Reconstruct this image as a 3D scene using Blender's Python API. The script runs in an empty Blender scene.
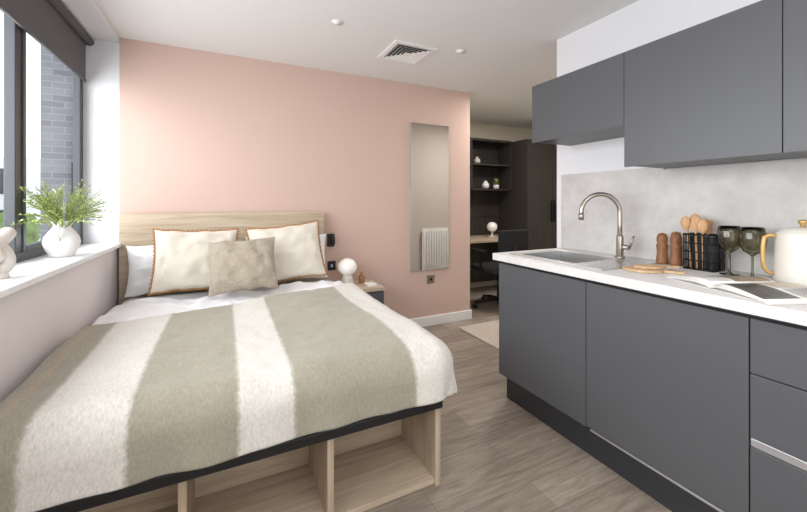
import bpy, bmesh, math, random
from mathutils import Vector, Matrix, noise
random.seed(7)
S = bpy.context.scene
S.view_settings.view_transform = 'Standard'

# ---------------------------------------------------------------- materials
def s2l(c):
    return tuple(((x/255.0)/12.92 if x/255.0 <= .04045 else ((x/255.0+.055)/1.055)**2.4) for x in c)+(1.0,)

def mat(name, rgb, rough=.5, metal=0.0, noise_amt=0.0, nscale=20, bump=0.0, bscale=60, stretch=(1,1,1), trans=0.0, emit=0.0, sheen=0.0, spec=None, detail=4):
    m = bpy.data.materials.new(name); m.use_nodes = True
    nt = m.node_tree; N = nt.nodes; L = nt.links
    b = N['Principled BSDF']
    col = s2l(rgb)
    b.inputs['Base Color'].default_value = col
    b.inputs['Roughness'].default_value = rough
    b.inputs['Metallic'].default_value = metal
    if trans: b.inputs['Transmission Weight'].default_value = trans
    if sheen: b.inputs['Sheen Weight'].default_value = sheen
    if spec is not None: b.inputs['Specular IOR Level'].default_value = spec
    if emit:
        b.inputs['Emission Color'].default_value = col
        b.inputs['Emission Strength'].default_value = emit
    tc = N.new('ShaderNodeTexCoord'); mp = N.new('ShaderNodeMapping')
    mp.inputs['Scale'].default_value = stretch
    L.new(tc.outputs['Object'], mp.inputs['Vector'])
    if noise_amt:
        n = N.new('ShaderNodeTexNoise'); n.inputs['Scale'].default_value = nscale; n.inputs['Detail'].default_value = detail
        L.new(mp.outputs[0], n.inputs['Vector'])
        r = N.new('ShaderNodeValToRGB')
        r.color_ramp.elements[0].position = .3; r.color_ramp.elements[1].position = .7
        r.color_ramp.elements[0].color = tuple(max(0, c*(1-noise_amt)) for c in col[:3])+(1,)
        r.color_ramp.elements[1].color = tuple(min(1, c*(1+noise_amt)) for c in col[:3])+(1,)
        L.new(n.outputs['Fac'], r.inputs[0]); L.new(r.outputs[0], b.inputs['Base Color'])
    if bump:
        n2 = N.new('ShaderNodeTexNoise'); n2.inputs['Scale'].default_value = bscale; n2.inputs['Detail'].default_value = 3
        L.new(mp.outputs[0], n2.inputs['Vector'])
        bp = N.new('ShaderNodeBump'); bp.inputs['Strength'].default_value = bump; bp.inputs['Distance'].default_value = .01
        L.new(n2.outputs['Fac'], bp.inputs['Height']); L.new(bp.outputs[0], b.inputs['Normal'])
    return m

def wood(name, c1, c2, axis='X', rough=.5, sc=1.0):
    m = bpy.data.materials.new(name); m.use_nodes = True
    nt = m.node_tree; N = nt.nodes; L = nt.links; b = N['Principled BSDF']
    b.inputs['Roughness'].default_value = rough
    tc = N.new('ShaderNodeTexCoord'); mp = N.new('ShaderNodeMapping')
    s = {'X': (1.2, 22, 22), 'Y': (22, 1.2, 22), 'Z': (22, 22, 1.2)}[axis]
    mp.inputs['Scale'].default_value = tuple(k*sc for k in s)
    L.new(tc.outputs['Object'], mp.inputs['Vector'])
    n = N.new('ShaderNodeTexNoise'); n.inputs['Scale'].default_value = 1.6; n.inputs['Detail'].default_value = 8; n.inputs['Roughness'].default_value = .65
    n.inputs['Distortion'].default_value = .6
    L.new(mp.outputs[0], n.inputs['Vector'])
    r = N.new('ShaderNodeValToRGB'); e = r.color_ramp.elements
    e[0].position = .32; e[1].position = .68; e[0].color = s2l(c1); e[1].color = s2l(c2)
    L.new(n.outputs['Fac'], r.inputs[0]); L.new(r.outputs[0], b.inputs['Base Color'])
    bp = N.new('ShaderNodeBump'); bp.inputs['Strength'].default_value = .08; bp.inputs['Distance'].default_value = .005
    L.new(n.outputs['Fac'], bp.inputs['Height']); L.new(bp.outputs[0], b.inputs['Normal'])
    return m

M = {}
M['pink'] = mat('pink_paint', (209,181,168), .85, bump=.03, bscale=300)
M['white'] = mat('white_paint', (230,230,233), .85, bump=.03, bscale=300)
M['pink_bounce'] = mat('white_pink_bounce', (227,219,219), .85)  # white lower wall with the reflected pink tint painted into its colour
M['ceil'] = mat('ceiling_paint', (234,233,232), .9)
M['cream'] = mat('cream_paint', (232,224,208), .85)
M['hall_shade'] = mat('hall_wall_shade', (204,195,186), .85)  # hall wall darkened in its colour, standing in for shade
M['trim'] = mat('white_gloss', (242,241,239), .4)
M['sill'] = mat('sill_board', (236,236,238), .45, noise_amt=.03, nscale=30)
M['graph'] = mat('graphite_matt', (85,86,89), .42, bump=.02, bscale=400)
M['graph_d'] = mat('graphite_dark', (52,53,56), .5)
M['black'] = mat('black_plastic', (24,24,26), .5)
M['blackm'] = mat('black_metal', (20,20,22), .4, metal=.3)
M['fabricblk'] = mat('black_mesh_fabric', (28,28,30), .9)
M['frame'] = mat('window_aluminium', (66,68,72), .45, metal=.2)
M['steel'] = mat('brushed_steel', (222,222,222), .3, metal=1.0, bump=.02, bscale=200, stretch=(1,20,1))
M['nickel'] = mat('brushed_nickel', (176,168,158), .3, metal=1.0)
M['alu'] = mat('aluminium_trim', (205,205,208), .35, metal=.8)
M['mirror'] = mat('mirror_glass', (242,242,240), .005, metal=1.0)
M['oak'] = wood('light_oak_h', (168,148,125), (206,190,167), 'X')
M['oakv'] = wood('light_oak_v', (168,147,124), (204,187,163), 'Z')
M['oaky'] = wood('light_oak_y', (186,160,132), (214,192,165), 'Y')
M['utens'] = wood('utensil_wood', (186,138,96), (214,172,128), 'Z', sc=4)
M['mill'] = wood('mill_wood', (110,70,44), (156,106,68), 'Z', sc=4)
M['board'] = wood('board_wood', (184,150,112), (218,188,150), 'Y', sc=3)
M['darkwood'] = wood('dark_wardrobe', (44,40,38), (64,59,55), 'Z')
M['sheet'] = mat('white_cotton', (238,238,240), .9, bump=.15, bscale=14, sheen=.1)
M['cushion'] = mat('cream_linen', (220,212,198), .95, noise_amt=.03, nscale=200, bump=.2, bscale=350)
M['beige'] = mat('beige_weave', (172,161,144), .95, noise_amt=.14, nscale=160, bump=.5, bscale=260, stretch=(1,1,.35))
M['rust'] = mat('tan_trim', (170,124,80), .9, noise_amt=.25, nscale=120)
M['ceramic'] = mat('white_ceramic', (238,237,234), .35)
M['matcer'] = mat('matt_white_ceramic', (222,216,208), .7, bump=.1, bscale=120)
M['kettle'] = mat('cream_enamel', (224,220,210), .35)
M['gold'] = mat('brass_handle', (204,166,108), .35, metal=.5)
M['globe'] = mat('opal_glass', (246,243,238), .3, emit=.12)
M['stone'] = mat('lamp_base_marble', (214,206,196), .4, noise_amt=.12, nscale=30)
M['leaf'] = mat('leaf_green', (156,170,98), .7, noise_amt=.35, nscale=40)
M['stem'] = mat('stem_green', (132,146,84), .8)
M['paper'] = mat('paper', (236,233,228), .6)
M['ink'] = mat('printed_text', (120,118,116), .6)
M['photo1'] = mat('printed_photo_room', (150,134,114), .35, noise_amt=.5, nscale=30)
M['photo2'] = mat('printed_photo_dark', (78,76,74), .35, noise_amt=.6, nscale=36)
M['photo3'] = mat('printed_photo_light', (196,180,160), .35, noise_amt=.25, nscale=28)
M['blind'] = mat('blind_fabric', (98,97,100), .9, bump=.1, bscale=500)
M['rug'] = mat('rug_wool', (204,192,178), .98, noise_amt=.1, nscale=50, bump=.5, bscale=200)
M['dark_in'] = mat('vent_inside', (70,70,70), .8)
M['tree'] = mat('tree_leaves', (102,126,72), .9, noise_amt=.4, nscale=3)
M['render'] = mat('pale_render', (232,232,234), .9)
M['asph'] = mat('asphalt', (120,120,120), .9)
M['amber'] = mat('amber_bottle', (150,100,60), .2)

def concrete(name, base, amt, scale):
    m = mat(name, base, .5, noise_amt=amt, nscale=scale, detail=10)
    for n in m.node_tree.nodes:
        if n.type == 'TEX_NOISE': n.inputs['Roughness'].default_value = .7
        if n.type == 'VALTORGB': n.color_ramp.elements[0].position = .25; n.color_ramp.elements[1].position = .75
    return m
M['splash'] = concrete('concrete_laminate', (200,197,194), .22, 5)
M['work'] = concrete('worktop_laminate', (222,219,217), .1, 9)
m = mat('smoked_glass', (190,186,164), .02, trans=1.0); M['smoke'] = m
m = bpy.data.materials.new('window_glass'); m.use_nodes = True; nt = m.node_tree; nt.nodes.clear()
o = nt.nodes.new('ShaderNodeOutputMaterial'); mx = nt.nodes.new('ShaderNodeMixShader'); mx.inputs[0].default_value = .05
t = nt.nodes.new('ShaderNodeBsdfTransparent'); g = nt.nodes.new('ShaderNodeBsdfGlossy'); g.inputs['Roughness'].default_value = .01
nt.links.new(t.outputs[0], mx.inputs[1]); nt.links.new(g.outputs[0], mx.inputs[2]); nt.links.new(mx.outputs[0], o.inputs[0]); M['glass'] = m

# floor planks
m = bpy.data.materials.new('vinyl_planks'); m.use_nodes = True; nt = m.node_tree; N = nt.nodes; L = nt.links; b = N['Principled BSDF']
b.inputs['Roughness'].default_value = .4
tc = N.new('ShaderNodeTexCoord')
br = N.new('ShaderNodeTexBrick'); br.offset = .37; br.inputs['Scale'].default_value = 1
br.inputs['Brick Width'].default_value = 1.2; br.inputs['Row Height'].default_value = .15
br.inputs['Mortar Size'].default_value = .0012; br.inputs['Mortar Smooth'].default_value = .3
br.inputs['Color1'].default_value = s2l((150,138,126)); br.inputs['Color2'].default_value = s2l((172,160,147)); br.inputs['Mortar'].default_value = s2l((116,105,95))
L.new(tc.outputs['Object'], br.inputs['Vector'])
def grain(sc, scale, lo, hi, p0, p1, dist):
    mp = N.new('ShaderNodeMapping'); mp.inputs['Scale'].default_value = sc
    L.new(tc.outputs['Object'], mp.inputs['Vector'])
    n = N.new('ShaderNodeTexNoise'); n.inputs['Scale'].default_value = scale; n.inputs['Detail'].default_value = 9; n.inputs['Roughness'].default_value = .64; n.inputs['Distortion'].default_value = dist
    L.new(mp.outputs[0], n.inputs['Vector'])
    r = N.new('ShaderNodeValToRGB'); r.color_ramp.elements[0].position = p0; r.color_ramp.elements[1].position = p1
    r.color_ramp.elements[0].color = lo; r.color_ramp.elements[1].color = hi
    L.new(n.outputs['Fac'], r.inputs[0]); return n, r
n, r = grain((1.3, 15, 1), 1.9, (.60,.58,.56,1), (1.1,1.1,1.1,1), .3, .64, 1.3)
n3, r3 = grain((3, 55, 1), 2.8, (.84,.83,.82,1), (1.05,1.05,1.05,1), .35, .6, .3)
mm = N.new('ShaderNodeMix'); mm.data_type = 'RGBA'; mm.blend_type = 'MULTIPLY'; mm.inputs[0].default_value = 1
m2 = N.new('ShaderNodeMix'); m2.data_type = 'RGBA'; m2.blend_type = 'MULTIPLY'; m2.inputs[0].default_value = 1
L.new(br.outputs['Color'], mm.inputs[6]); L.new(r.outputs[0], mm.inputs[7]); L.new(mm.outputs[2], m2.inputs[6]); L.new(r3.outputs[0], m2.inputs[7]); L.new(m2.outputs[2], b.inputs['Base Color'])
bp = N.new('ShaderNodeBump'); bp.inputs['Strength'].default_value = .15; bp.inputs['Distance'].default_value = .003
L.new(n.outputs['Fac'], bp.inputs['Height']); L.new(bp.outputs[0], b.inputs['Normal'])
M['floor'] = m

# grey brick
m = bpy.data.materials.new('grey_brick'); m.use_nodes = True; nt = m.node_tree; N = nt.nodes; L = nt.links; b = N['Principled BSDF']
b.inputs['Roughness'].default_value = .9
tc = N.new('ShaderNodeTexCoord'); mp = N.new('ShaderNodeMapping'); mp.inputs['Rotation'].default_value = (math.radians(90), 0, 0)
L.new(tc.outputs['Object'], mp.inputs['Vector'])
br = N.new('ShaderNodeTexBrick'); br.inputs['Scale'].default_value = 1
br.inputs['Brick Width'].default_value = .225; br.inputs['Row Height'].default_value = .075; br.inputs['Mortar Size'].default_value = .005
br.inputs['Color1'].default_value = s2l((120,121,128)); br.inputs['Color2'].default_value = s2l((142,143,149)); br.inputs['Mortar'].default_value = s2l((156,156,160))
L.new(mp.outputs[0], br.inputs['Vector']); L.new(br.outputs['Color'], b.inputs['Base Color'])
M['brick'] = m

# blanket stripes
m = bpy.data.materials.new('striped_mohair'); m.use_nodes = True; nt = m.node_tree; N = nt.nodes; L = nt.links; b = N['Principled BSDF']
b.inputs['Roughness'].default_value = 1; b.inputs['Sheen Weight'].default_value = .3; b.inputs['Specular IOR Level'].default_value = .1
tc = N.new('ShaderNodeTexCoord'); sx = N.new('ShaderNodeSeparateXYZ'); L.new(tc.outputs['Object'], sx.inputs[0])
nz = N.new('ShaderNodeTexNoise'); nz.inputs['Scale'].default_value = 70; nz.inputs['Detail'].default_value = 5
L.new(tc.outputs['Object'], nz.inputs['Vector'])
a1 = N.new('ShaderNodeMath'); a1.operation = 'MULTIPLY_ADD'; a1.inputs[1].default_value = .02; L.new(nz.outputs['Fac'], a1.inputs[0]); L.new(sx.outputs[0], a1.inputs[2])
mr = N.new('ShaderNodeMapRange'); mr.inputs['From Min'].default_value = -1+.01; mr.inputs['From Max'].default_value = 1+.01; L.new(a1.outputs[0], mr.inputs[0])
r = N.new('ShaderNodeValToRGB'); cr = r.color_ramp
OL = s2l((163,157,140)); WH = s2l((221,216,208)); BR = s2l((176,160,138))
stops = [(-1, OL), (-.565, OL), (-.56, BR), (-.545, BR), (-.54, OL), (-.480, OL), (-.466, WH), (-.257, WH), (-.243, OL), (.033, OL), (.047, WH), (.203, WH), (.217, OL), (.662, OL), (.68, WH), (1, WH)]
cr.elements[0].position = 0; cr.elements[0].color = OL; cr.elements[1].position = 1; cr.elements[1].color = WH
for p, c in stops[1:-1]:
    e = cr.elements.new((p+1)/2); e.color = c
L.new(mr.outputs[0], r.inputs[0])
n2 = N.new('ShaderNodeTexNoise'); n2.inputs['Scale'].default_value = 75; n2.inputs['Detail'].default_value = 9; n2.inputs['Roughness'].default_value = .85
mp = N.new('ShaderNodeMapping'); mp.inputs['Scale'].default_value = (2.2, .8, 1); L.new(tc.outputs['Object'], mp.inputs[0]); L.new(mp.outputs[0], n2.inputs['Vector'])
r2 = N.new('ShaderNodeValToRGB'); r2.color_ramp.elements[0].position = .36; r2.color_ramp.elements[1].position = .64
r2.color_ramp.elements[0].color = (.74,.74,.73,1); r2.color_ramp.elements[1].color = (1.1,1.1,1.1,1); L.new(n2.outputs['Fac'], r2.inputs[0])
mm = N.new('ShaderNodeMix'); mm.data_type = 'RGBA'; mm.blend_type = 'MULTIPLY'; mm.inputs[0].default_value = 1
L.new(r.outputs[0], mm.inputs[6]); L.new(r2.outputs[0], mm.inputs[7]); L.new(mm.outputs[2], b.inputs['Base Color'])
bp = N.new('ShaderNodeBump'); bp.inputs['Strength'].default_value = .5; bp.inputs['Distance'].default_value = .006
L.new(n2.outputs['Fac'], bp.inputs['Height']); L.new(bp.outputs[0], b.inputs['Normal'])
M['blanket'] = m

# ---------------------------------------------------------------- mesh builder
class MB:
    def __init__(s): s.v = []; s.f = []; s.mi = []; s.mats = []; s.sm = []
    def _m(s, k):
        if k not in s.mats: s.mats.append(k)
        return s.mats.index(k)
    def add(s, vs, fs, k, smooth=False, T=None):
        o = len(s.v)
        s.v += [tuple(T @ Vector(p)) if T else tuple(p) for p in vs]
        i = s._m(k)
        for f in fs: s.f.append(tuple(a+o for a in f)); s.mi.append(i); s.sm.append(smooth)
    def box(s, a, b, k, T=None):
        x0, y0, z0 = [min(p, q) for p, q in zip(a, b)]; x1, y1, z1 = [max(p, q) for p, q in zip(a, b)]
        vs = [(x0,y0,z0),(x1,y0,z0),(x1,y1,z0),(x0,y1,z0),(x0,y0,z1),(x1,y0,z1),(x1,y1,z1),(x0,y1,z1)]
        fs = [(3,2,1,0),(4,5,6,7),(0,1,5,4),(1,2,6,5),(2,3,7,6),(3,0,4,7)]
        s.add(vs, fs, k, False, T)
    def lathe(s, prof, c, k, n=40, T=None, smooth=True):
        vs = []; fs = []; m = len(prof)
        for i in range(n):
            a = 2*math.pi*i/n
            for r, z in prof: vs.append((c[0]+r*math.cos(a), c[1]+r*math.sin(a), c[2]+z))
        for i in range(n):
            j = (i+1) % n
            for q in range(m-1):
                fs.append((i*m+q, j*m+q, j*m+q+1, i*m+q+1))
        s.add(vs, fs, k, smooth, T)
    def tube(s, pts, r, k, n=12, T=None, closed=False, cap=True):
        pts = [Vector(p) for p in pts]; N_ = len(pts); vs = []; fs = []
        rs = r if isinstance(r, (list, tuple)) else [r]*N_
        up = Vector((0, 0, 1)); prev = None
        for i, p in enumerate(pts):
            if closed: d = pts[(i+1) % N_]-pts[i-1]
            else: d = pts[min(i+1, N_-1)]-pts[max(i-1, 0)]
            d.normalize()
            if prev is None:
                a = up if abs(d.dot(up)) < .9 else Vector((1, 0, 0))
                u = d.cross(a).normalized()
            else:
                u = (prev-d*prev.dot(d)).normalized()
            w = d.cross(u); prev = u
            for j in range(n):
                t = 2*math.pi*j/n
                vs.append(p+(u*math.cos(t)+w*math.sin(t))*rs[i])
        for i in range(N_ if closed else N_-1):
            i2 = (i+1) % N_
            for j in range(n):
                j2 = (j+1) % n
                fs.append((i*n+j, i*n+j2, i2*n+j2, i2*n+j))
        if cap and not closed:
            fs.append(tuple(range(n-1, -1, -1))); fs.append(tuple((N_-1)*n+j for j in range(n)))
        s.add(vs, fs, k, True, T)
    def cyl(s, a, b, r, k, n=24, T=None): 
        s.tube([a, b], r, k, n, T)
    def done(s, name, bevel=0, parent=None, seg=2, sub=0, solid=0):
        me = bpy.data.meshes.new(name); me.from_pydata([tuple(p) for p in s.v], [], s.f)
        for k in s.mats: me.materials.append(M[k])
        me.polygons.foreach_set('material_index', s.mi); me.polygons.foreach_set('use_smooth', s.sm)
        me.update()
        bm = bmesh.new(); bm.from_mesh(me); bmesh.ops.recalc_face_normals(bm, faces=bm.faces); bm.to_mesh(me); bm.free()
        ob = bpy.data.objects.new(name, me); S.collection.objects.link(ob)
        if solid:
            q = ob.modifiers.new('s', 'SOLIDIFY'); q.thickness = solid; q.offset = 0
        if bevel:
            q = ob.modifiers.new('b', 'BEVEL'); q.width = bevel; q.segments = seg; q.limit_method = 'ANGLE'; q.angle_limit = math.radians(50)
        if sub:
            q = ob.modifiers.new('u', 'SUBSURF'); q.levels = sub; q.render_levels = sub
        if parent: ob.parent = parent
        return ob
def B(name, a, b, k, bevel=0, parent=None):
    q = MB(); q.box(a, b, k); return q.done(name, bevel, parent)
def empty(name, loc=(0, 0, 0)):
    e = bpy.data.objects.new(name, None); S.collection.objects.link(e); e.location = loc; e.empty_display_size = .1; return e

H = 2.375; PY = 3.17; WX = -.662; KX = 2.12; GX = -.86; PE = 2.32; OX = -.902
# ---------------------------------------------------------------- shell
B('floor', (OX,-1.7,-.1), (4.7,4.4,0), 'floor')
B('ceiling', (OX,-1.7,H), (4.7,4.4,H+.1), 'ceil')
B('wall_back', (WX,PY,0), (PE,PY+.12,H), 'pink')
B('wall_back_reveal', (OX,PY,0), (WX,PY+.12,H), 'white')
q = MB(); q.box((OX,-.5,0), (WX,PY,.92), 'pink_bounce'); q.box((OX,-.5,2.335), (WX,PY,H), 'white'); q.box((OX,-1.6,0), (WX,-.5,H), 'white'); q.done('wall_left')
B('wall_front', (OX,-1.7,0), (2.24,-1.6,H), 'white')
B('wall_right', (KX,-1.6,0), (KX+.12,1.75,H), 'white')
q = MB(); q.box((KX,1.75,0), (4.6,1.868,H), 'white'); q.box((KX+.02,1.868,0), (4.6,1.87,H), 'hall_shade'); q.done('wall_hall_side')
B('wall_hall_end', (4.6,1.75,0), (4.7,4.3,H), 'cream')
B('wall_study_back', (2.2,4.3,0), (4.7,4.4,H), 'cream')
B('wall_study_left', (2.2,PY+.12,0), (PE,4.3,H), 'cream')
B('baseboard_back', (1.20,PY-.016,0), (PE+.016,PY,.095), 'trim', .004)
B('baseboard_back_end', (PE,PY,0), (PE+.016,4.3,.095), 'trim', .004)
B('baseboard_hall', (2.14,1.87,0), (4.6,1.885,.095), 'trim', .004)
B('window_sill', (GX-.02,-.5,.92), (-.632,PY,.945), 'sill', .005)

# window
w = empty('window_1')
q = MB()
wy0, wy1, wz0, wz1 = -.5, PY, .945, 2.335
q.box((GX-.04,wy0,wz0), (GX,wy1,wz0+.045), 'frame'); q.box((GX-.04,wy0,wz1-.05), (GX,wy1,wz1), 'frame')
q.box((GX-.04,wy1-.05,wz0+.045), (GX,wy1,wz1-.05), 'frame'); q.box((GX-.04,wy0,wz0+.045), (GX,wy0+.05,wz1-.05), 'frame')
for y in (2.31, 1.45, .55): q.box((GX-.04,y-.03,wz0+.045), (GX,y+.03,wz1-.05), 'frame')
for (a, b_) in ((2.34, 3.12),):
    q.box((GX-.03,a,wz0+.045), (GX+.006,a+.028,wz1-.05), 'frame'); q.box((GX-.03,b_-.028,wz0+.045), (GX+.006,b_,wz1-.05), 'frame')
    q.box((GX-.03,a+.028,wz0+.045), (GX+.006,b_-.028,wz0+.073), 'frame'); q.box((GX-.03,a+.028,wz1-.078), (GX+.006,b_-.028,wz1-.05), 'frame')
q.done('frame', .003, w)
B('glazing', (GX-.024,wy0+.05,wz0+.045), (GX-.018,wy1-.05,wz1-.05), 'glass', 0, w)

# roller blind
w = empty('roller_blind')
q = MB(); q.box((-.842,-.45,2.045), (-.839,3.14,2.29), 'blind'); q.cyl((-.822,-.47,2.305), (-.822,3.155,2.305), .025, 'blind')
q.box((-.847,-.45,2.03), (-.835,3.14,2.047), 'blind'); q.done('fabric', 0, w)
q = MB()
for i in range(46):
    z = 2.28-i*.018
    for x in (-.815, -.785): q.lathe([(0.0001,-.0035),(.0035,0),(.0001,.0035)], (x,3.155,z), 'trim', 8)
q.tube([(-.815,3.155,2.28-.8),(-.81,3.155,1.462),(-.80,3.155,1.455),(-.79,3.155,1.462),(-.785,3.155,1.48)], .002, 'trim', 6)
q.done('bead_chain', 0, w)

# outside
q = MB(); q.box((-1.90,5.6,-6), (-1.0,9,9), 'brick')
for z in (.2, 2.9): q.box((-1.62,5.58,z), (-1.22,5.6,z+1.5), 'frame'); q.box((-1.67,5.55,z-.06), (-1.17,5.6,z), 'render')
q.done('neighbouring_brick_building')
q = MB(); q.box((-16,22,-6), (-4,28,3.2), 'render')
for i in range(6):
    for z in (-2.5, -.2, 1.6): q.box((-15+i*1.9,21.95,z), (-14+i*1.9,22,z+1.1), 'frame')
q.done('distant_building')
B('ground', (-40,-20,-6.2), (-1.0,45,-6), 'asph')
q = MB()
for i in range(22):
    r_ = random.uniform(.5,1.0); q.lathe([(.001,-r_),(r_*.6,-r_*.75),(r_,0),(r_*.7,r_*.65),(.001,r_)], (-6.6+random.uniform(-1.3,1.3),17+random.uniform(-1,1),-1.2+random.uniform(-1.5,1.6)), 'tree', 10)
q.cyl((-6.6,17,-6), (-6.6,17,-2), .2, 'mill'); q.done('street_tree')

# ---------------------------------------------------------------- mirror, switches
q = MB(); q.box((1.61,PY-.02,.553), (2.045,PY-.001,2.0), 'alu'); q.box((1.615,PY-.022,.558), (2.04,PY-.0195,1.995), 'mirror'); q.done('wall_mirror')
def socket(name, x, z, k='black', w_=.045, h_=.045):
    q = MB(); q.box((x-w_,PY-.01,z-h_), (x+w_,PY,z+h_), k); q.box((x-w_*.3,PY-.014,z-h_*.3), (x+w_*.3,PY-.01,z+h_*.3), 'blackm' if k != 'black' else 'alu'); q.done(name, .002)
socket('wall_socket', 1.84, .46, 'nickel', .04, .04)
socket('wall_socket', .84, .67, 'black', .035, .04)
q = MB(); q.box((.80,PY-.03,.84), (.86,PY,.95), 'black'); q.tube([(.83,PY-.03,.90),(.83,PY-.07,.91),(.83,PY-.09,.90)], .006, 'blackm'); q.cyl((.83,PY-.085,.935), (.83,PY-.10,.87), .016, 'blackm'); q.done('reading_light', .004)

# ---------------------------------------------------------------- ceiling fittings
vent = empty('ceiling_air_vent')
q = MB(); cx, cy = 1.26, 2.53
def ring(q, cx, cy, h0, h1, z0, z1, k):
    vs = []
    for h, z in ((h0, z0), (h1, z1)):
        vs += [(cx-h,cy-h,z),(cx+h,cy-h,z),(cx+h,cy+h,z),(cx-h,cy+h,z)]
    fs = [(i, (i+1) % 4, 4+(i+1) % 4, 4+i) for i in range(4)]
    q.add(vs, fs, k)
ring(q, cx, cy, .175, .14, H-.008, H-.010, 'trim'); ring(q, cx, cy, .175, .175, H-.0005, H-.008, 'trim')
for h in (.135, .108, .081, .054): ring(q, cx, cy, h, h-.018, H-.014, H-.001, 'trim'); ring(q, cx, cy, h+.002, h, H-.014, H-.014, 'trim')
q.add([(cx-.03,cy-.03,H-.012),(cx+.03,cy-.03,H-.012),(cx+.03,cy+.03,H-.012),(cx-.03,cy+.03,H-.012)], [(0,1,2,3)], 'trim')
q.done('louvres', 0, vent)
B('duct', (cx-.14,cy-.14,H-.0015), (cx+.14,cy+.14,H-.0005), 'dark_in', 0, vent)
for nm, x, y, r_ in (('ceiling_smoke_alarm', 1.61, 2.32, .035), ('small_sprinkler', .642, 2.29, .035)):
    q = MB(); q.lathe([(.001,-.014),(r_*.5,-.014),(r_*.55,-.008),(r_,-.006),(r_,-.001)], (x,y,H), 'trim'); q.done(nm)

# ---------------------------------------------------------------- bed
bed = empty('double_bed')
q = MB()
by = 1.36; bt = .345
for (x0, x1) in ((.815,.84), (.345,.37), (-.135,-.11), (-.62,-.595)):
    q.box((x0,by,0), (x1,3.05,bt), 'oakv')
q.done('side_panels', .0015, bed)
q = MB()
for (x0, x1) in ((.37,.815), (-.11,.345), (-.595,-.135)):
    q.box((x0,by+.01,.004), (x1,1.70,.03), 'oak'); q.box((x0,1.70,.004), (x1,1.72,bt-.002), 'oak')
q.done('storage_boxes', .001, bed)
q = MB(); q.box((-.625,1.335,.3455), (.838,3.07,.385), 'black'); q.done('bed_deck', .006, bed)
B('mattress', (-.615,1.335,.386), (.83,3.065,.58), 'sheet', .05, bed)
B('headboard', (-.648,3.085,.02), (.755,3.13,1.145), 'oak', .002, bed)

def drape(name, k, xl, xe, ye, ytop, Lx, Ly, r, ztop, nx, ny, wr, thick, flare, wav, seed, left_r=.05, hemw=0, ridge=0):
    vs = []; fs = []
    for i in range(nx+1):
        px = xl+(xe+Lx-xl)*i/nx
        for j in range(ny+1):
            yt = ytop(min(px, xe))
            y = yt+(ye-Ly-yt)*j/ny
            ex = max(0, px-xe); ey = max(0, ye-y)
            hyp = math.hypot(ex, ey)
            e = max(ex, ey)
            hx, hy = (ex/hyp, ey/hyp) if hyp > 0 else (0, 0)
            arc = r*math.pi/2
            tang = (px if ey > ex else y)
            ee = e*(1+hemw*math.sin(tang*6.3+seed))
            if ee < arc: out = r*math.sin(ee/r); dn = r*(1-math.cos(ee/r))
            else: out = r; dn = r+(ee-arc)
            hang = max(0, ee-arc*.6)
            out += hang*(flare+wav*math.sin(tang*17+seed)+wav*.7*math.sin(tang*31+seed*2))
            X = min(px, xe)+hx*out; Y = max(y, ye)-hy*out
            p = Vector((px*3.1, y*2.2, seed)); 
            wz = wr*(noise.noise(p)*1.0+.5*noise.noise(p*2.7)+.25*noise.noise(p*6))
            if ridge:
                a_ = noise.noise(Vector((px*3+y*4, y*5-px*4, seed+9)))
                wz += ridge*max(0, 1-abs(a_)*5)**1.5*(1 if y > 2.45 else 0.2)
            Z = ztop-dn+wz*(1 if e < arc else .35)
            lx = px-xl
            if lx < left_r: Z -= (left_r-lx)**2/left_r*1.2
            vs.append((X, Y, Z))
    for i in range(nx):
        for j in range(ny):
            a = i*(ny+1)+j; fs.append((a, a+1, a+ny+2, a+ny+1))
    q = MB(); q.add(vs, fs, k, True); ob = q.done(name, 0, bed)
    sd = ob.modifiers.new('s', 'SOLIDIFY'); sd.thickness = thick; sd.offset = 0
    ss = ob.modifiers.new('u', 'SUBSURF'); ss.levels = 1; ss.render_levels = 1
    return ob
drape('duvet', 'sheet', -.632, .77, 1.42, lambda x: 2.765+.02*math.sin(x*5), .20, .15, .075, .603, 130, 130, .032, .012, .05, .08, 3.3, ridge=.016)
drape('striped_throw', 'blanket', -.632, .785, 1.375, lambda x: 2.34+.24*x+.015*math.sin(x*9), .268, .262, .10, .635, 130, 120, .016, .018, .06, .04, 1.7, hemw=.015)

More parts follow.
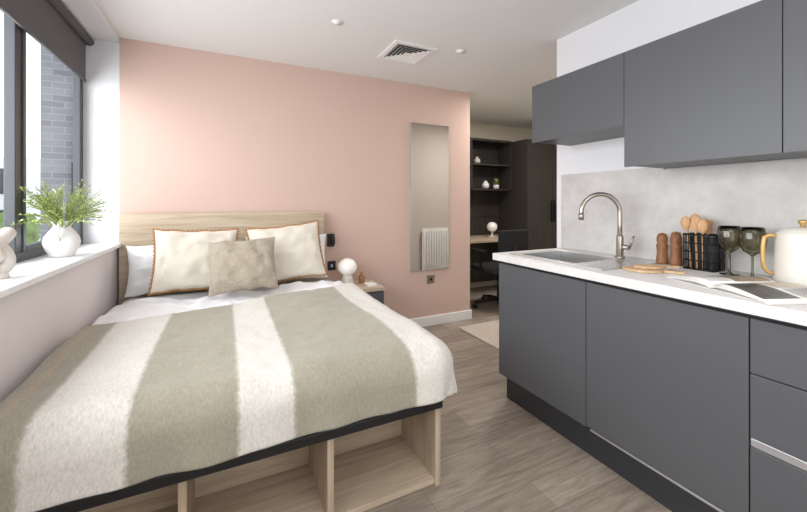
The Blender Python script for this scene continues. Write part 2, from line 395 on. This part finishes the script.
def pillow(name, c, w_, h_, t_, lean, rz, roll, k, trim=None, seed=0, power=.42):
    n = 36; vs = []; fs = []
    def surf(u, v, sgn):
        x = u*w_/2*(1-.07*(1-v*v)*u*u); z = v*h_/2*(1-.08*(1-u*u)*v*v)
        th = t_/2*(max(0, (1-u**2)*(1-v**2)))**power
        nz = noise.noise(Vector((u*2.5+seed, v*2.5, sgn*2)))*.024+noise.noise(Vector((u*6+seed, v*6, sgn*2)))*.010
        edge = min(1, (1-max(abs(u), abs(v)))*5)
        return (x, sgn*th+nz*edge, z+.012*noise.noise(Vector((u*3, seed, v*3))))
    for sgn in (-1, 1):
        o = len(vs)
        for i in range(n+1):
            for j in range(n+1):
                u = math.sin((i/n-.5)*math.pi); v = math.sin((j/n-.5)*math.pi)
                vs.append(surf(u, v, sgn))
        for i in range(n):
            for j in range(n):
                a = o+i*(n+1)+j; fs.append((a, a+1, a+n+2, a+n+1) if sgn > 0 else (a, a+n+1, a+n+2, a+1))
    T = Matrix.Translation(c) @ Matrix.Rotation(math.radians(rz), 4, 'Z') @ Matrix.Rotation(math.radians(lean), 4, 'X') @ Matrix.Rotation(math.radians(roll), 4, 'Y')
    q = MB(); q.add(vs, fs, k, True, T)
    if trim:
        pts = []; rr = []
        m_ = 60
        for a in range(4):
            for i in range(m_):
                s_ = -1+2*i/m_
                u, v = [(s_, -1), (1, s_), (-s_, 1), (-1, -s_)][a]
                p = Vector(surf(u, v, 1)); p += Vector((u, 0, v))*(.006+.003*math.sin(i*1.9))
                pts.append(p); rr.append(.0058+.0014*math.sin(i*1.9))
        q.tube(pts, rr, trim, 8, T, closed=True)
    ob = q.done(name)
    bm = bmesh.new(); bm.from_mesh(ob.data); bmesh.ops.remove_doubles(bm, verts=bm.verts, dist=.0004); bm.to_mesh(ob.data); bm.free()
    return ob
pillow('bed_pillow', (-.29,3.01,.765), .62, .34, .11, -8, 0, 0, 'sheet', seed=1)
pillow('bed_pillow', (.45,3.01,.785), .62, .36, .11, -8, 0, 0, 'sheet', seed=4)
pillow('cream_cushion', (-.17,2.83,.84), .50, .41, .16, -18, 4, 2, 'cushion', 'rust', seed=7)
pillow('cream_cushion', (.42,2.86,.85), .52, .42, .16, -18, -4, -6, 'cushion', 'rust', seed=11)
pillow('beige_cushion', (.11,2.65,.81), .42, .36, .16, -24, -4, -3, 'beige', seed=15)

# ---------------------------------------------------------------- nightstand
ns = empty('nightstand')
q = MB(); q.box((.86,2.78,.50), (1.19,3.15,.53), 'oak'); q.done('top', .002, ns)
q = MB(); q.box((.87,2.80,.24), (1.18,3.15,.4995), 'graph_d'); q.box((.875,2.782,.375), (1.175,2.80,.492), 'graph'); q.box((.875,2.782,.25), (1.175,2.80,.365), 'graph')
q.box((.87,2.82,.0), (.895,3.14,.24), 'graph_d'); q.box((1.155,2.82,.0), (1.18,3.14,.24), 'graph_d'); q.done('drawers', .002, ns)
lp = empty('table_lamp'); lx = .915; ly = 2.95
q = MB(); q.lathe([(.001,0),(.046,0),(.052,.006),(.05,.05),(.036,.085),(.03,.10),(.001,.10)], (lx,ly,.5305), 'stone'); q.done('base', 0, lp)
q = MB(); q.lathe([(.03,.098)]+[(.078*math.cos(a), .158+.07*math.sin(a)) for a in [(-1.1+i*(1.1+math.pi/2)/20) for i in range(21)]], (lx,ly,.5305), 'globe'); q.done('globe_shade', 0, lp)
q = MB(); q.lathe([(.001,0),(.022,0),(.024,.01),(.024,.06),(.01,.075),(.01,.09),(.001,.09)], (1.06,3.0,.5305), 'amber')
for i in range(4): q.cyl((1.06,3.0,.54), (1.06+.02*math.cos(i*1.6),3.0+.02*math.sin(i*1.6),.68), .0016, 'utens', 6)
q.done('reed_diffuser')
q = MB(); q.box((1.06,2.84,.5305), (1.14,2.94,.545), 'paper'); q.done('small_notebook', .001)

# ---------------------------------------------------------------- kitchen
FX = 1.53; Y1 = 1.79
q = MB()
q.box((FX+.02,-.62,.155), (KX-.001,Y1-.002,.70), 'graph_d')
q.box((FX+.04,-.62,.70), (FX+.06,Y1-.002,.865), 'graph_d')
q.box((FX+.06,-.02,.0), (FX+.08,Y1-.002,.155), 'graph_d'); q.box((FX+.06,-.62,.0), (FX+.08,-.02,.155), 'graph_d')
q.box((FX+.08,Y1-.018,0), (KX-.001,Y1,.865), 'graph')
g = .002
q.box((FX,1.18+g,.165), (FX+.02,Y1,.848), 'graph')
q.box((FX,.58+g,.172), (FX+.02,1.18-g,.848), 'graph')
q.box((FX,-.02+g,.672), (FX+.02,.58-g,.848), 'graph')
q.box((FX,-.02+g,.462), (FX+.02,.58-g,.668), 'graph')
q.box((FX,-.02+g,.165), (FX+.02,.58-g,.432), 'graph')
q.box((FX,-.62,.165), (FX+.02,-.02-g,.848), 'graph')
q.box((FX+.003,-.02+g,.434), (FX+.02,.58-g,.460), 'alu')
q.box((FX+.0,.58+g,.158), (FX+.02,1.16-g,.168), 'alu')
q.done('kitchen_base_cabinet', .0012)
q = MB(); a0, a1, b0, b1 = 1.60, 1.95, 1.30, 1.685
for A, C in (((1.505,-.63,.867),(a0,1.82,.907)), ((a1,-.63,.867),(KX-.001,1.82,.907)), ((a0,-.63,.867),(a1,b0,.907)), ((a0,b1,.867),(a1,1.82,.907))):
    q.box(A, C, 'work')
q.done('kitchen_worktop')
q = MB(); q.box((KX-.012,-.63,.908), (KX-.0005,1.82,1.398), 'splash'); q.box((KX-.012,1.155,1.398), (KX-.0005,1.82,1.415), 'splash'); q.done('splashback')
q = MB(); z0, z1 = .9075, .914
q.box((1.56,1.12,z0), (a0,1.735,z1), 'steel'); q.box((a1,1.12,z0), (2.03,1.735,z1), 'steel')
q.box((a0,b1,z0), (a1,1.735,z1), 'steel'); q.box((a0,1.12,z0), (a1,b0,z1), 'steel')
q.box((a0,b0,.76), (a0+.002,b1,z1-.001), 'steel'); q.box((a1-.002,b0,.76), (a1,b1,z1-.001), 'steel')
q.box((a0,b0,.76), (a1,b0+.002,z1-.001), 'steel'); q.box((a0,b1-.002,.76), (a1,b1,z1-.001), 'steel')
q.box((a0,b0,.757), (a1,b1,.76), 'steel')
for i in range(7): q.box((1.60+i*.055,1.14,z1), (1.608+i*.055,1.28,z1+.002), 'steel')
q.lathe([(.001,.002),(.03,.002),(.034,.0)], (1.785,1.51,.7605), 'blackm', 20)
q.done('kitchen_sink', .0015)
# tap
q = MB(); bx, by_ = 1.992, 1.32; zt = .914
q.lathe([(.001,0),(.027,0),(.027,.006),(.019,.01),(.019,.12),(.016,.125),(.001,.125)], (bx,by_,zt), 'nickel', 28)
dx, dy = -.86, .5; nn = math.hypot(dx, dy); dx /= nn; dy /= nn
R = .105; pts = [(bx,by_,zt+.10), (bx,by_,zt+.18), (bx,by_,1.165)]
for i in range(1, 21):
    a = math.pi*i/20*1.0
    pts.append((bx+dx*R*(1-math.cos(a)), by_+dy*R*(1-math.cos(a)), 1.165+R*math.sin(a)))
pts.append((bx+dx*R*2, by_+dy*R*2, 1.15))
q.tube(pts, .0125, 'nickel', 16)
q.cyl((bx+dx*R*2,by_+dy*R*2,1.165), (bx+dx*R*2,by_+dy*R*2,1.125), .0145, 'nickel', 20)
q.cyl((bx,by_,zt+.06), (bx+.02,by_-.045,zt+.06), .013, 'nickel', 20)
q.cyl((bx+.02,by_-.043,zt+.06), (bx+.028,by_-.062,zt+.125), .006, 'nickel', 12)
q.done('kitchen_tap')
UX = 1.77
for (y0, y1, z0, z1) in ((1.153,1.757,1.605,1.965), (.58,1.153,1.40,1.965), (-.02,.58,1.40,1.965), (-.62,-.02,1.40,1.965)):
    q = MB(); q.box((UX+.02,y0+.001,z0+.004), (KX-.001,y1-.001,z1-.004), 'graph'); q.box((UX,y0+.0015,z0-.002), (UX+.0185,y1-.0015,z1), 'graph')
    q.done('wall_cabinet', .0012)
WT = .9075
for (x, y, hh) in ((2.03,1.12,.16), (2.04,1.06,.17)):
    q = MB(); q.lathe([(.001,0),(.026,0),(.028,.01),(.026,.03),(.023,.055),(.024,.075),(.026,.09),(.026,.098),(.02,.102),(.024,.115),(.024,.135),(.018,hh-.006),(.006,hh-.002),(.001,hh)], (x,y,WT), 'mill', 28); q.done('pepper_mill')
# utensil holder
q = MB(); x0, x1, y0, y1 = 1.98, 2.07, .875, .995; zb = WT+.003; zt = WT+.165
def wire(a, b, r=.0024): q.cyl(a, b, r, 'blackm', 6)
for z in [zb+i*(zt-zb)/4 for i in range(5)]:
    rr = .0045 if z in (zb, zt) else .003
    wire((x0,y0,z),(x1,y0,z),rr); wire((x1,y0,z),(x1,y1,z),rr); wire((x1,y1,z),(x0,y1,z),rr); wire((x0,y1,z),(x0,y0,z),rr)
for i in range(7):
    f = i/6
    wire((x0,y0+(y1-y0)*f,zb),(x0,y0+(y1-y0)*f,zt)); wire((x1,y0+(y1-y0)*f,zb),(x1,y0+(y1-y0)*f,zt))
for i in range(1, 5):
    f = i/5
    wire((x0+(x1-x0)*f,y0,zb),(x0+(x1-x0)*f,y0,zt)); wire((x0+(x1-x0)*f,y1,zb),(x0+(x1-x0)*f,y1,zt))
q.box((x0,y0,WT+.0005), (x1,y1,zb+.001), 'blackm')
q.box((x0+.045,y0+.002,zb), (x0+.049,y1-.002,zt-.01), 'black')
q.done('utensil_rack')
for i, (x, y, tx, ty, kind) in enumerate(((2.0,.925,-.008,.0,0),(2.0,.95,-.008,.005,1),(2.045,.97,.006,.012,0),(2.05,.935,.006,-.004,1),(2.0,.975,-.005,.02,0))):
    q = MB(); zz = WT+.0055; top = WT+.19+.012*(i % 3)
    q.tube([(x,y,zz),(x+tx*.7,y+ty*.7,top-.01)], .0045, 'utens', 8)
    c = Vector((x+tx,y+ty,top+.015)); T = Matrix.Translation(c)
    if kind == 0:
        q.lathe([(.001,-.035),(.012,-.028),(.02,-.008),(.021,.008),(.014,.026),(.001,.033)], (0,0,0), 'utens', 16, T @ Matrix.Rotation(.3, 4, 'Z') @ Matrix.Diagonal((.35,1,1,1)))
    else:
        q.box((-.003,-.016,-.035), (.003,.016,.03), 'utens', T @ Matrix.Rotation(.2, 4, 'X'))
    q.done('wooden_utensil', .001 if kind else 0)
# wine glasses
for (x, y) in ((1.985,.82), (1.965,.735)):
    q = MB(); prof = [(.0005,.0),(.034,.0),(.035,.002),(.012,.006),(.0045,.014),(.004,.05),(.0045,.085),(.012,.094),(.030,.106),(.042,.128),(.045,.15),(.042,.178),(.0375,.20),
                      (.0363,.20),(.0407,.178),(.0435,.15),(.0405,.129),(.029,.108),(.011,.097),(.0005,.095)]
    q.lathe([(a_, b_*1.06) for a_, b_ in prof], (x,y,WT+.0005), 'smoke', 40); q.done('wine_glass')
# enamel kettle jug
k_ = empty('cream_kettle'); kx, ky = 1.965, .587
q = MB(); q.lathe([(.001,0),(.077,0),(.081,.006),(.080,.06),(.077,.13),(.074,.19),(.072,.198),(.066,.203),(.001,.205)], (kx,ky,WT), 'kettle', 48)
q.lathe([(.066,.203),(.060,.212),(.03,.221),(.001,.223)], (kx,ky,WT), 'kettle', 40)
q.done('body', 0, k_)
q = MB(); q.lathe([(.001,.222),(.009,.223),(.007,.231),(.014,.239),(.014,.247),(.001,.251)], (kx,ky,WT), 'gold', 20); q.done('lid_knob', 0, k_)
q = MB(); hd = Vector((-.55,.83,0)).normalized(); c = Vector((kx,ky,WT))
q.tube([c+hd*.066+Vector((0,0,.180)), c+hd*.09+Vector((0,0,.190)), c+hd*.108+Vector((0,0,.180)), c+hd*.112+Vector((0,0,.14)), c+hd*.112+Vector((0,0,.09)), c+hd*.108+Vector((0,0,.058)), c+hd*.095+Vector((0,0,.042)), c+hd*.075+Vector((0,0,.04))], .0075, 'gold', 12)
q.done('handle', 0, k_)
q = MB(); q.tube([c-hd*.07+Vector((0,0,.10)), c-hd*.10+Vector((0,0,.13)), c-hd*.125+Vector((0,0,.18))], [.022,.016,.011], 'kettle', 16); q.done('spout', 0, k_)
# open magazine: curved page stacks with printed blocks lying on the page surface
mg = empty('open_magazine')
n = 20; W_ = .20; Hh = .27
T = Matrix.Translation((1.705,.66,WT+.001)) @ Matrix.Rotation(math.radians(68), 4, 'Z')
def pz_(s_, layer): return .003+layer*.002+(.010+.003*layer)*math.sin(math.pi*max(s_, .0)**.55) if s_ > 0 else .003
q = MB()
for sg in (-1, 1):
    for layer in range(4):
        vs = []
        for i in range(n+1):
            s_ = i/n; x = sg*s_*W_*(1-.02*layer)
            for y in (-Hh/2, Hh/2): vs.append((x, y, pz_(s_, layer)))
        q.add(vs, [(2*i, 2*i+1, 2*i+3, 2*i+2) for i in range(n)], 'paper', True, T)
q.done('pages', 0, mg, solid=.0012)
q = MB()
def block(sg, s0, s1, y0, y1, k):
    st = 8; vs = []
    for i in range(st+1):
        s_ = s0+(s1-s0)*i/st; x = sg*s_*W_*.94
        for y in (y0, y1): vs.append((x, y, pz_(s_, 3)+.0011))
    q.add(vs, [(2*i, 2*i+1, 2*i+3, 2*i+2) for i in range(st)], k, True, T)
block(-1, .06, .96, .0, .128, 'photo2'); block(-1, .08, .50, -.125, -.01, 'photo3')
block(1, .08, .52, -.125, .02, 'photo1'); block(1, .56, .95, -.125, -.03, 'photo2'); block(1, .56, .95, -.02, .06, 'photo3')
for i in range(9):
    block(-1, .56, .93, -.12+i*.012, -.116+i*.012, 'ink')
    block(1, .10, .50, .032+i*.010, .036+i*.010, 'ink')
for i in range(5): block(1, .56, .93, .07+i*.011, .074+i*.011, 'ink')
q.done('print', 0, mg)
q = MB(); q.box((-.205,-.137,0), (.205,.137,.0018), 'paper', T); q.done('cover', 0, mg)
# serving boards
def paddle(name, c, L_, W2, rz, z, th=.01):
    T = Matrix.Translation((c[0],c[1],z)) @ Matrix.Rotation(math.radians(rz), 4, 'Z'); out = []
    n = 28
    for i in range(n+1):
        s_ = i/n; x = -L_/2+L_*s_
        w = W2/2*math.sin(min(1, s_/.72)*math.pi)**.6 if s_ < .66 else 0
        w = max(w, .012 if s_ > .3 else 0)*(1 if s_ < .97 else .6)
        out.append((x, w))
    vs = [(x,w,0) for x,w in out]+[(x,-w,0) for x,w in out]+[(x,w,th) for x,w in out]+[(x,-w,th) for x,w in out]
    m_ = n+1; fs = []
    for i in range(n):
        fs += [(i,i+1,m_+i+1,m_+i),(2*m_+i,3*m_+i,3*m_+i+1,2*m_+i+1),(i,2*m_+i,2*m_+i+1,i+1),(m_+i,m_+i+1,3*m_+i+1,3*m_+i)]
    fs += [(n,2*m_+n,3*m_+n,m_+n),(0,m_,3*m_,2*m_)]
    q = MB(); q.add(vs, fs, 'board', False, T); q.done(name, .001)
paddle('serving_board', (1.755,1.01), .24, .14, -62, WT+.001)
paddle('serving_board', (1.80,1.02), .20, .09, -30, WT+.0125)

# ---------------------------------------------------------------- sill objects
vs_ = empty('white_pitcher'); px, py, pz = -.755, 2.47, .9455
k8 = .93
q = MB(); q.lathe([(r_*k8, z_*k8) for r_, z_ in [(.001,0),(.045,0),(.05,.004),(.07,.04),(.08,.075),(.074,.11),(.05,.145),(.037,.165),(.038,.18),(.047,.195),(.044,.195),(.034,.18),(.033,.165),(.045,.145),(.068,.11),(.07,.05),(.001,.01)]], (px,py,pz), 'ceramic', 44)
for i, v in enumerate(q.v):
    if v[2] > pz+.158 and v[0]-px > .02: q.v[i] = (v[0]+(v[2]-pz-.158)*.7, v[1], v[2]+.004)
q.done('body', 0, vs_)
q = MB(); q.tube([(px+.008,py-.033,pz+.172),(px+.01,py-.066,pz+.176),(px+.01,py-.086,pz+.15),(px+.01,py-.088,pz+.11),(px+.01,py-.066,pz+.085)], .007, 'ceramic', 12); q.done('handle', 0, vs_)
q = MB()
for sidx in range(110):
    a = random.uniform(0, 2*math.pi); el = random.uniform(.1, 1.4); Ln = random.uniform(.17, .27)
    d = Vector((math.cos(a)*math.cos(el)*1.0, math.sin(a)*math.cos(el)*1.6-.08, math.sin(el)*1.05))
    base = Vector((px+.015*math.cos(a), py+.015*math.sin(a), pz+.14))
    pts = []
    for i in range(9):
        s_ = i/8; p = base+Vector((0,0,.04*min(1,s_*3)))+d*Ln*s_-Vector((0,0,.05*s_*s_)); 
        p.x = max(p.x, -.835); pts.append(p)
    q.tube(pts, [.0014]*8+[.0006], 'stem', 5)
    for i in range(2, 9):
        for kx_ in range(4):
            p = pts[i]+(pts[i-1]-pts[i])*random.random()
            dr = Vector((random.uniform(-1,1), random.uniform(-1,1), random.uniform(-.2,1))).normalized()*(random.uniform(.008,.016))
            sd = dr.cross(Vector((random.random(), random.random(), random.random()))).normalized()*.0034
            q.add([p, p+dr*.5+sd, p+dr, p+dr*.5-sd], [(0,1,2,3)], 'leaf')
q.done('foliage', 0, vs_)
# sculptural knot ornament
q = MB(); cx_, cy_, cz_ = -.755, 1.85, .9455; pts = []
for i in range(120):
    t = 2*math.pi*i/120
    x = math.sin(t)+2*math.sin(2*t); z = math.cos(t)-2*math.cos(2*t); y = -math.sin(3*t)
    pts.append((cx_+y*.022, cy_+x*.026, cz_+.105+z*.027))
q.tube(pts, .024, 'matcer', 18, closed=True); q.lathe([(.001,0),(.04,0),(.04,.012),(.028,.02),(.018,.05)], (cx_,cy_,cz_), 'matcer', 30)
q.done('knot_sculpture')

# ---------------------------------------------------------------- hall / study
q = MB(); q.box((2.04,2.2,.001), (3.6,2.98,.012), 'rug'); q.done('hall_rug', .004)
rd = empty('radiator'); q = MB()
rx0, rx1, rz0, rz1 = 2.42, 3.3, .28, .87
q.box((rx0,1.90,rz0), (rx1,1.93,rz1), 'trim')
nn_ = 22
for i in range(nn_):
    x = rx0+.02+(rx1-rx0-.04)*i/(nn_-1); q.tube([(x,1.93,rz0+.03),(x,1.938,rz0+.05),(x,1.938,rz1-.05),(x,1.93,rz1-.03)], .011, 'trim', 8)
q.box((rx0+.1,1.871,.5), (rx0+.14,1.90,.7), 'trim'); q.box((rx1-.14,1.871,.5), (rx1-.1,1.90,.7), 'trim')
q.cyl((rx0+.03,1.915,0.0), (rx0+.03,1.915,rz0), .008, 'alu'); q.done('panel', .003, rd)
q = MB(); sx0, sx1 = PE+.018, 3.645
q.box((sx0,4.27,1.02), (sx1,4.299,2.09), 'darkwood'); q.box((sx0,4.0,2.06), (sx1,4.27,2.09), 'darkwood')
for z in (1.73, 1.39): q.box((sx0,4.0,z), (sx1,4.27,z+.022), 'darkwood')
for x in (sx0, 2.95, sx1-.02): q.box((x,4.0,1.39), (x+.02,4.27,2.06), 'darkwood')
q.box((sx0,4.28,.70), (sx1,4.299,1.02), 'darkwood')
q.done('wall_shelving', .001)
q = MB(); q.box((sx0,3.68,.72), (sx1,4.279,.75), 'oak'); q.box((sx0,3.75,0), (sx0+.03,4.27,.72), 'darkwood'); q.box((sx1-.03,3.75,0), (sx1,4.27,.72), 'darkwood'); q.box((sx0+.03,4.2,.1), (sx1-.03,4.22,.72), 'darkwood'); q.done('study_desk', .002)
q = MB(); q.box((3.65,3.72,.0), (4.59,4.299,2.08), 'darkwood')
q.box((3.652,3.70,.08), (4.118,3.719,2.075), 'darkwood'); q.box((4.122,3.70,.08), (4.588,3.719,2.075), 'darkwood')
q.box((4.085,3.68,.95), (4.10,3.70,1.25), 'blackm'); q.box((4.14,3.68,.95), (4.155,3.70,1.25), 'blackm'); q.done('wardrobe', .002)
def vase(name, c, s_, k): 
    q = MB(); q.lathe([(.001,0),(.3*s_,0),(.5*s_,.3*s_),(.5*s_,.6*s_),(.25*s_,.95*s_),(.2*s_,1.1*s_),(.001,1.1*s_)], c, k, 24); return q.done(name)
vase('white_vase', (3.25,4.08,1.4125), .10, 'ceramic'); vase('white_vase', (3.12,4.1,1.7525), .09, 'stone')
q = MB(); q.lathe([(.001,0),(.04,0),(.045,.05),(.04,.06)], (3.45,4.1,1.4125), 'ceramic', 24)
for i in range(60):
    a = random.uniform(0, 6.28); e_ = random.uniform(.1, 1.4); d = Vector((math.cos(a)*math.cos(e_), math.sin(a)*math.cos(e_), math.sin(e_)))*random.uniform(.05, .11)
    p = Vector((3.45,4.1,1.47)); sd = d.cross(Vector((0,0,1))).normalized()*.012
    q.add([p, p+d*.5+sd, p+d, p+d*.5-sd], [(0,1,2,3)], 'leaf')
q.done('potted_plant')
q = MB(); q.lathe([(.001,0),(.05,0),(.05,.012),(.015,.02),(.015,.08)], (3.3,4.0,.7505), 'stone', 24); q.lathe([(.07*math.cos(a)+.0005, .14+.065*math.sin(a)) for a in [(-math.pi/2+i*math.pi/20) for i in range(21)]], (3.3,4.0,.75), 'globe', 30); q.done('desk_lamp')
ch = empty('office_chair', (2.87,3.36,0))
q = MB()
for i in range(5):
    a = i*2*math.pi/5+.3; e_ = (.29*math.cos(a), .29*math.sin(a), .07)
    q.tube([(0,0,.10), (.15*math.cos(a),.15*math.sin(a),.095), e_], [.025,.02,.014], 'blackm', 10)
    q.cyl((e_[0]-.012*math.sin(a), e_[1]+.012*math.cos(a), .03), (e_[0]+.012*math.sin(a), e_[1]-.012*math.cos(a), .03), .029, 'black', 16)
q.cyl((0,0,.09), (0,0,.42), .022, 'blackm'); q.done('base', 0, ch)
q = MB(); q.box((-.24,-.23,.43), (.24,.24,.50), 'fabricblk'); q.done('seat', .03, ch, 4)
q = MB(); q.box((-.21,-.26,.56), (.21,-.225,.92), 'fabricblk'); q.done('back', .015, ch, 4)
q = MB(); q.tube([(0,-.1,.42),(0,-.26,.43),(0,-.285,.55),(0,-.275,.75)], .018, 'blackm')
for sg in (-1, 1): q.tube([(sg*.2,0,.44),(sg*.27,0,.46),(sg*.28,-.03,.64),(sg*.28,.02,.665)], .014, 'blackm'); q.box((sg*.28-.03,-.1,.665), (sg*.28+.03,.14,.69), 'black')
q.done('arms_and_spine', .003, ch)

# ---------------------------------------------------------------- lights
def area(name, loc, rot, sx, sy, e, col=(1,1,1)):
    l = bpy.data.lights.new(name, 'AREA'); l.shape = 'RECTANGLE'; l.size = sx; l.size_y = sy; l.energy = e; l.color = col
    o = bpy.data.objects.new(name, l); S.collection.objects.link(o); o.location = loc; o.rotation_euler = [math.radians(a) for a in rot]; return o
area('daylight_window', (-1.35,1.2,1.7), (0,-90,0), 1.5, 3.2, 106, (.95,.975,1))
area('fill_overhead', (.7,-.5,2.34), (0,0,0), 1.8, 1.4, 29, (1,.985,.97))  # added overhead fill, stands for no ceiling fixture
area('fill_behind_camera', (.7,-1.5,1.0), (100,0,0), 2.2, 1.2, 13, (1,1,1))  # soft fill added behind the camera to brighten the room
area('fill_hall', (2.9,2.85,2.35), (0,0,0), .6, .5, 26, (1,.96,.91))  # unseen fill added to brighten the hall and the mirror's reflection
W = bpy.data.worlds.new('sky'); S.world = W; W.use_nodes = True
W.node_tree.nodes['Background'].inputs[0].default_value = (.90,.95,1,1); W.node_tree.nodes['Background'].inputs[1].default_value = 1.9

# ---------------------------------------------------------------- camera
cam = bpy.data.cameras.new('camera'); co = bpy.data.objects.new('camera', cam); S.collection.objects.link(co)
cam.sensor_width = 36; cam.lens = 36*367/807; cam.shift_y = -53.5/807; cam.clip_start = .02
co.location = (0,0,1.223); co.rotation_euler = (math.radians(90), 0, math.radians(-25.94))
S.camera = co
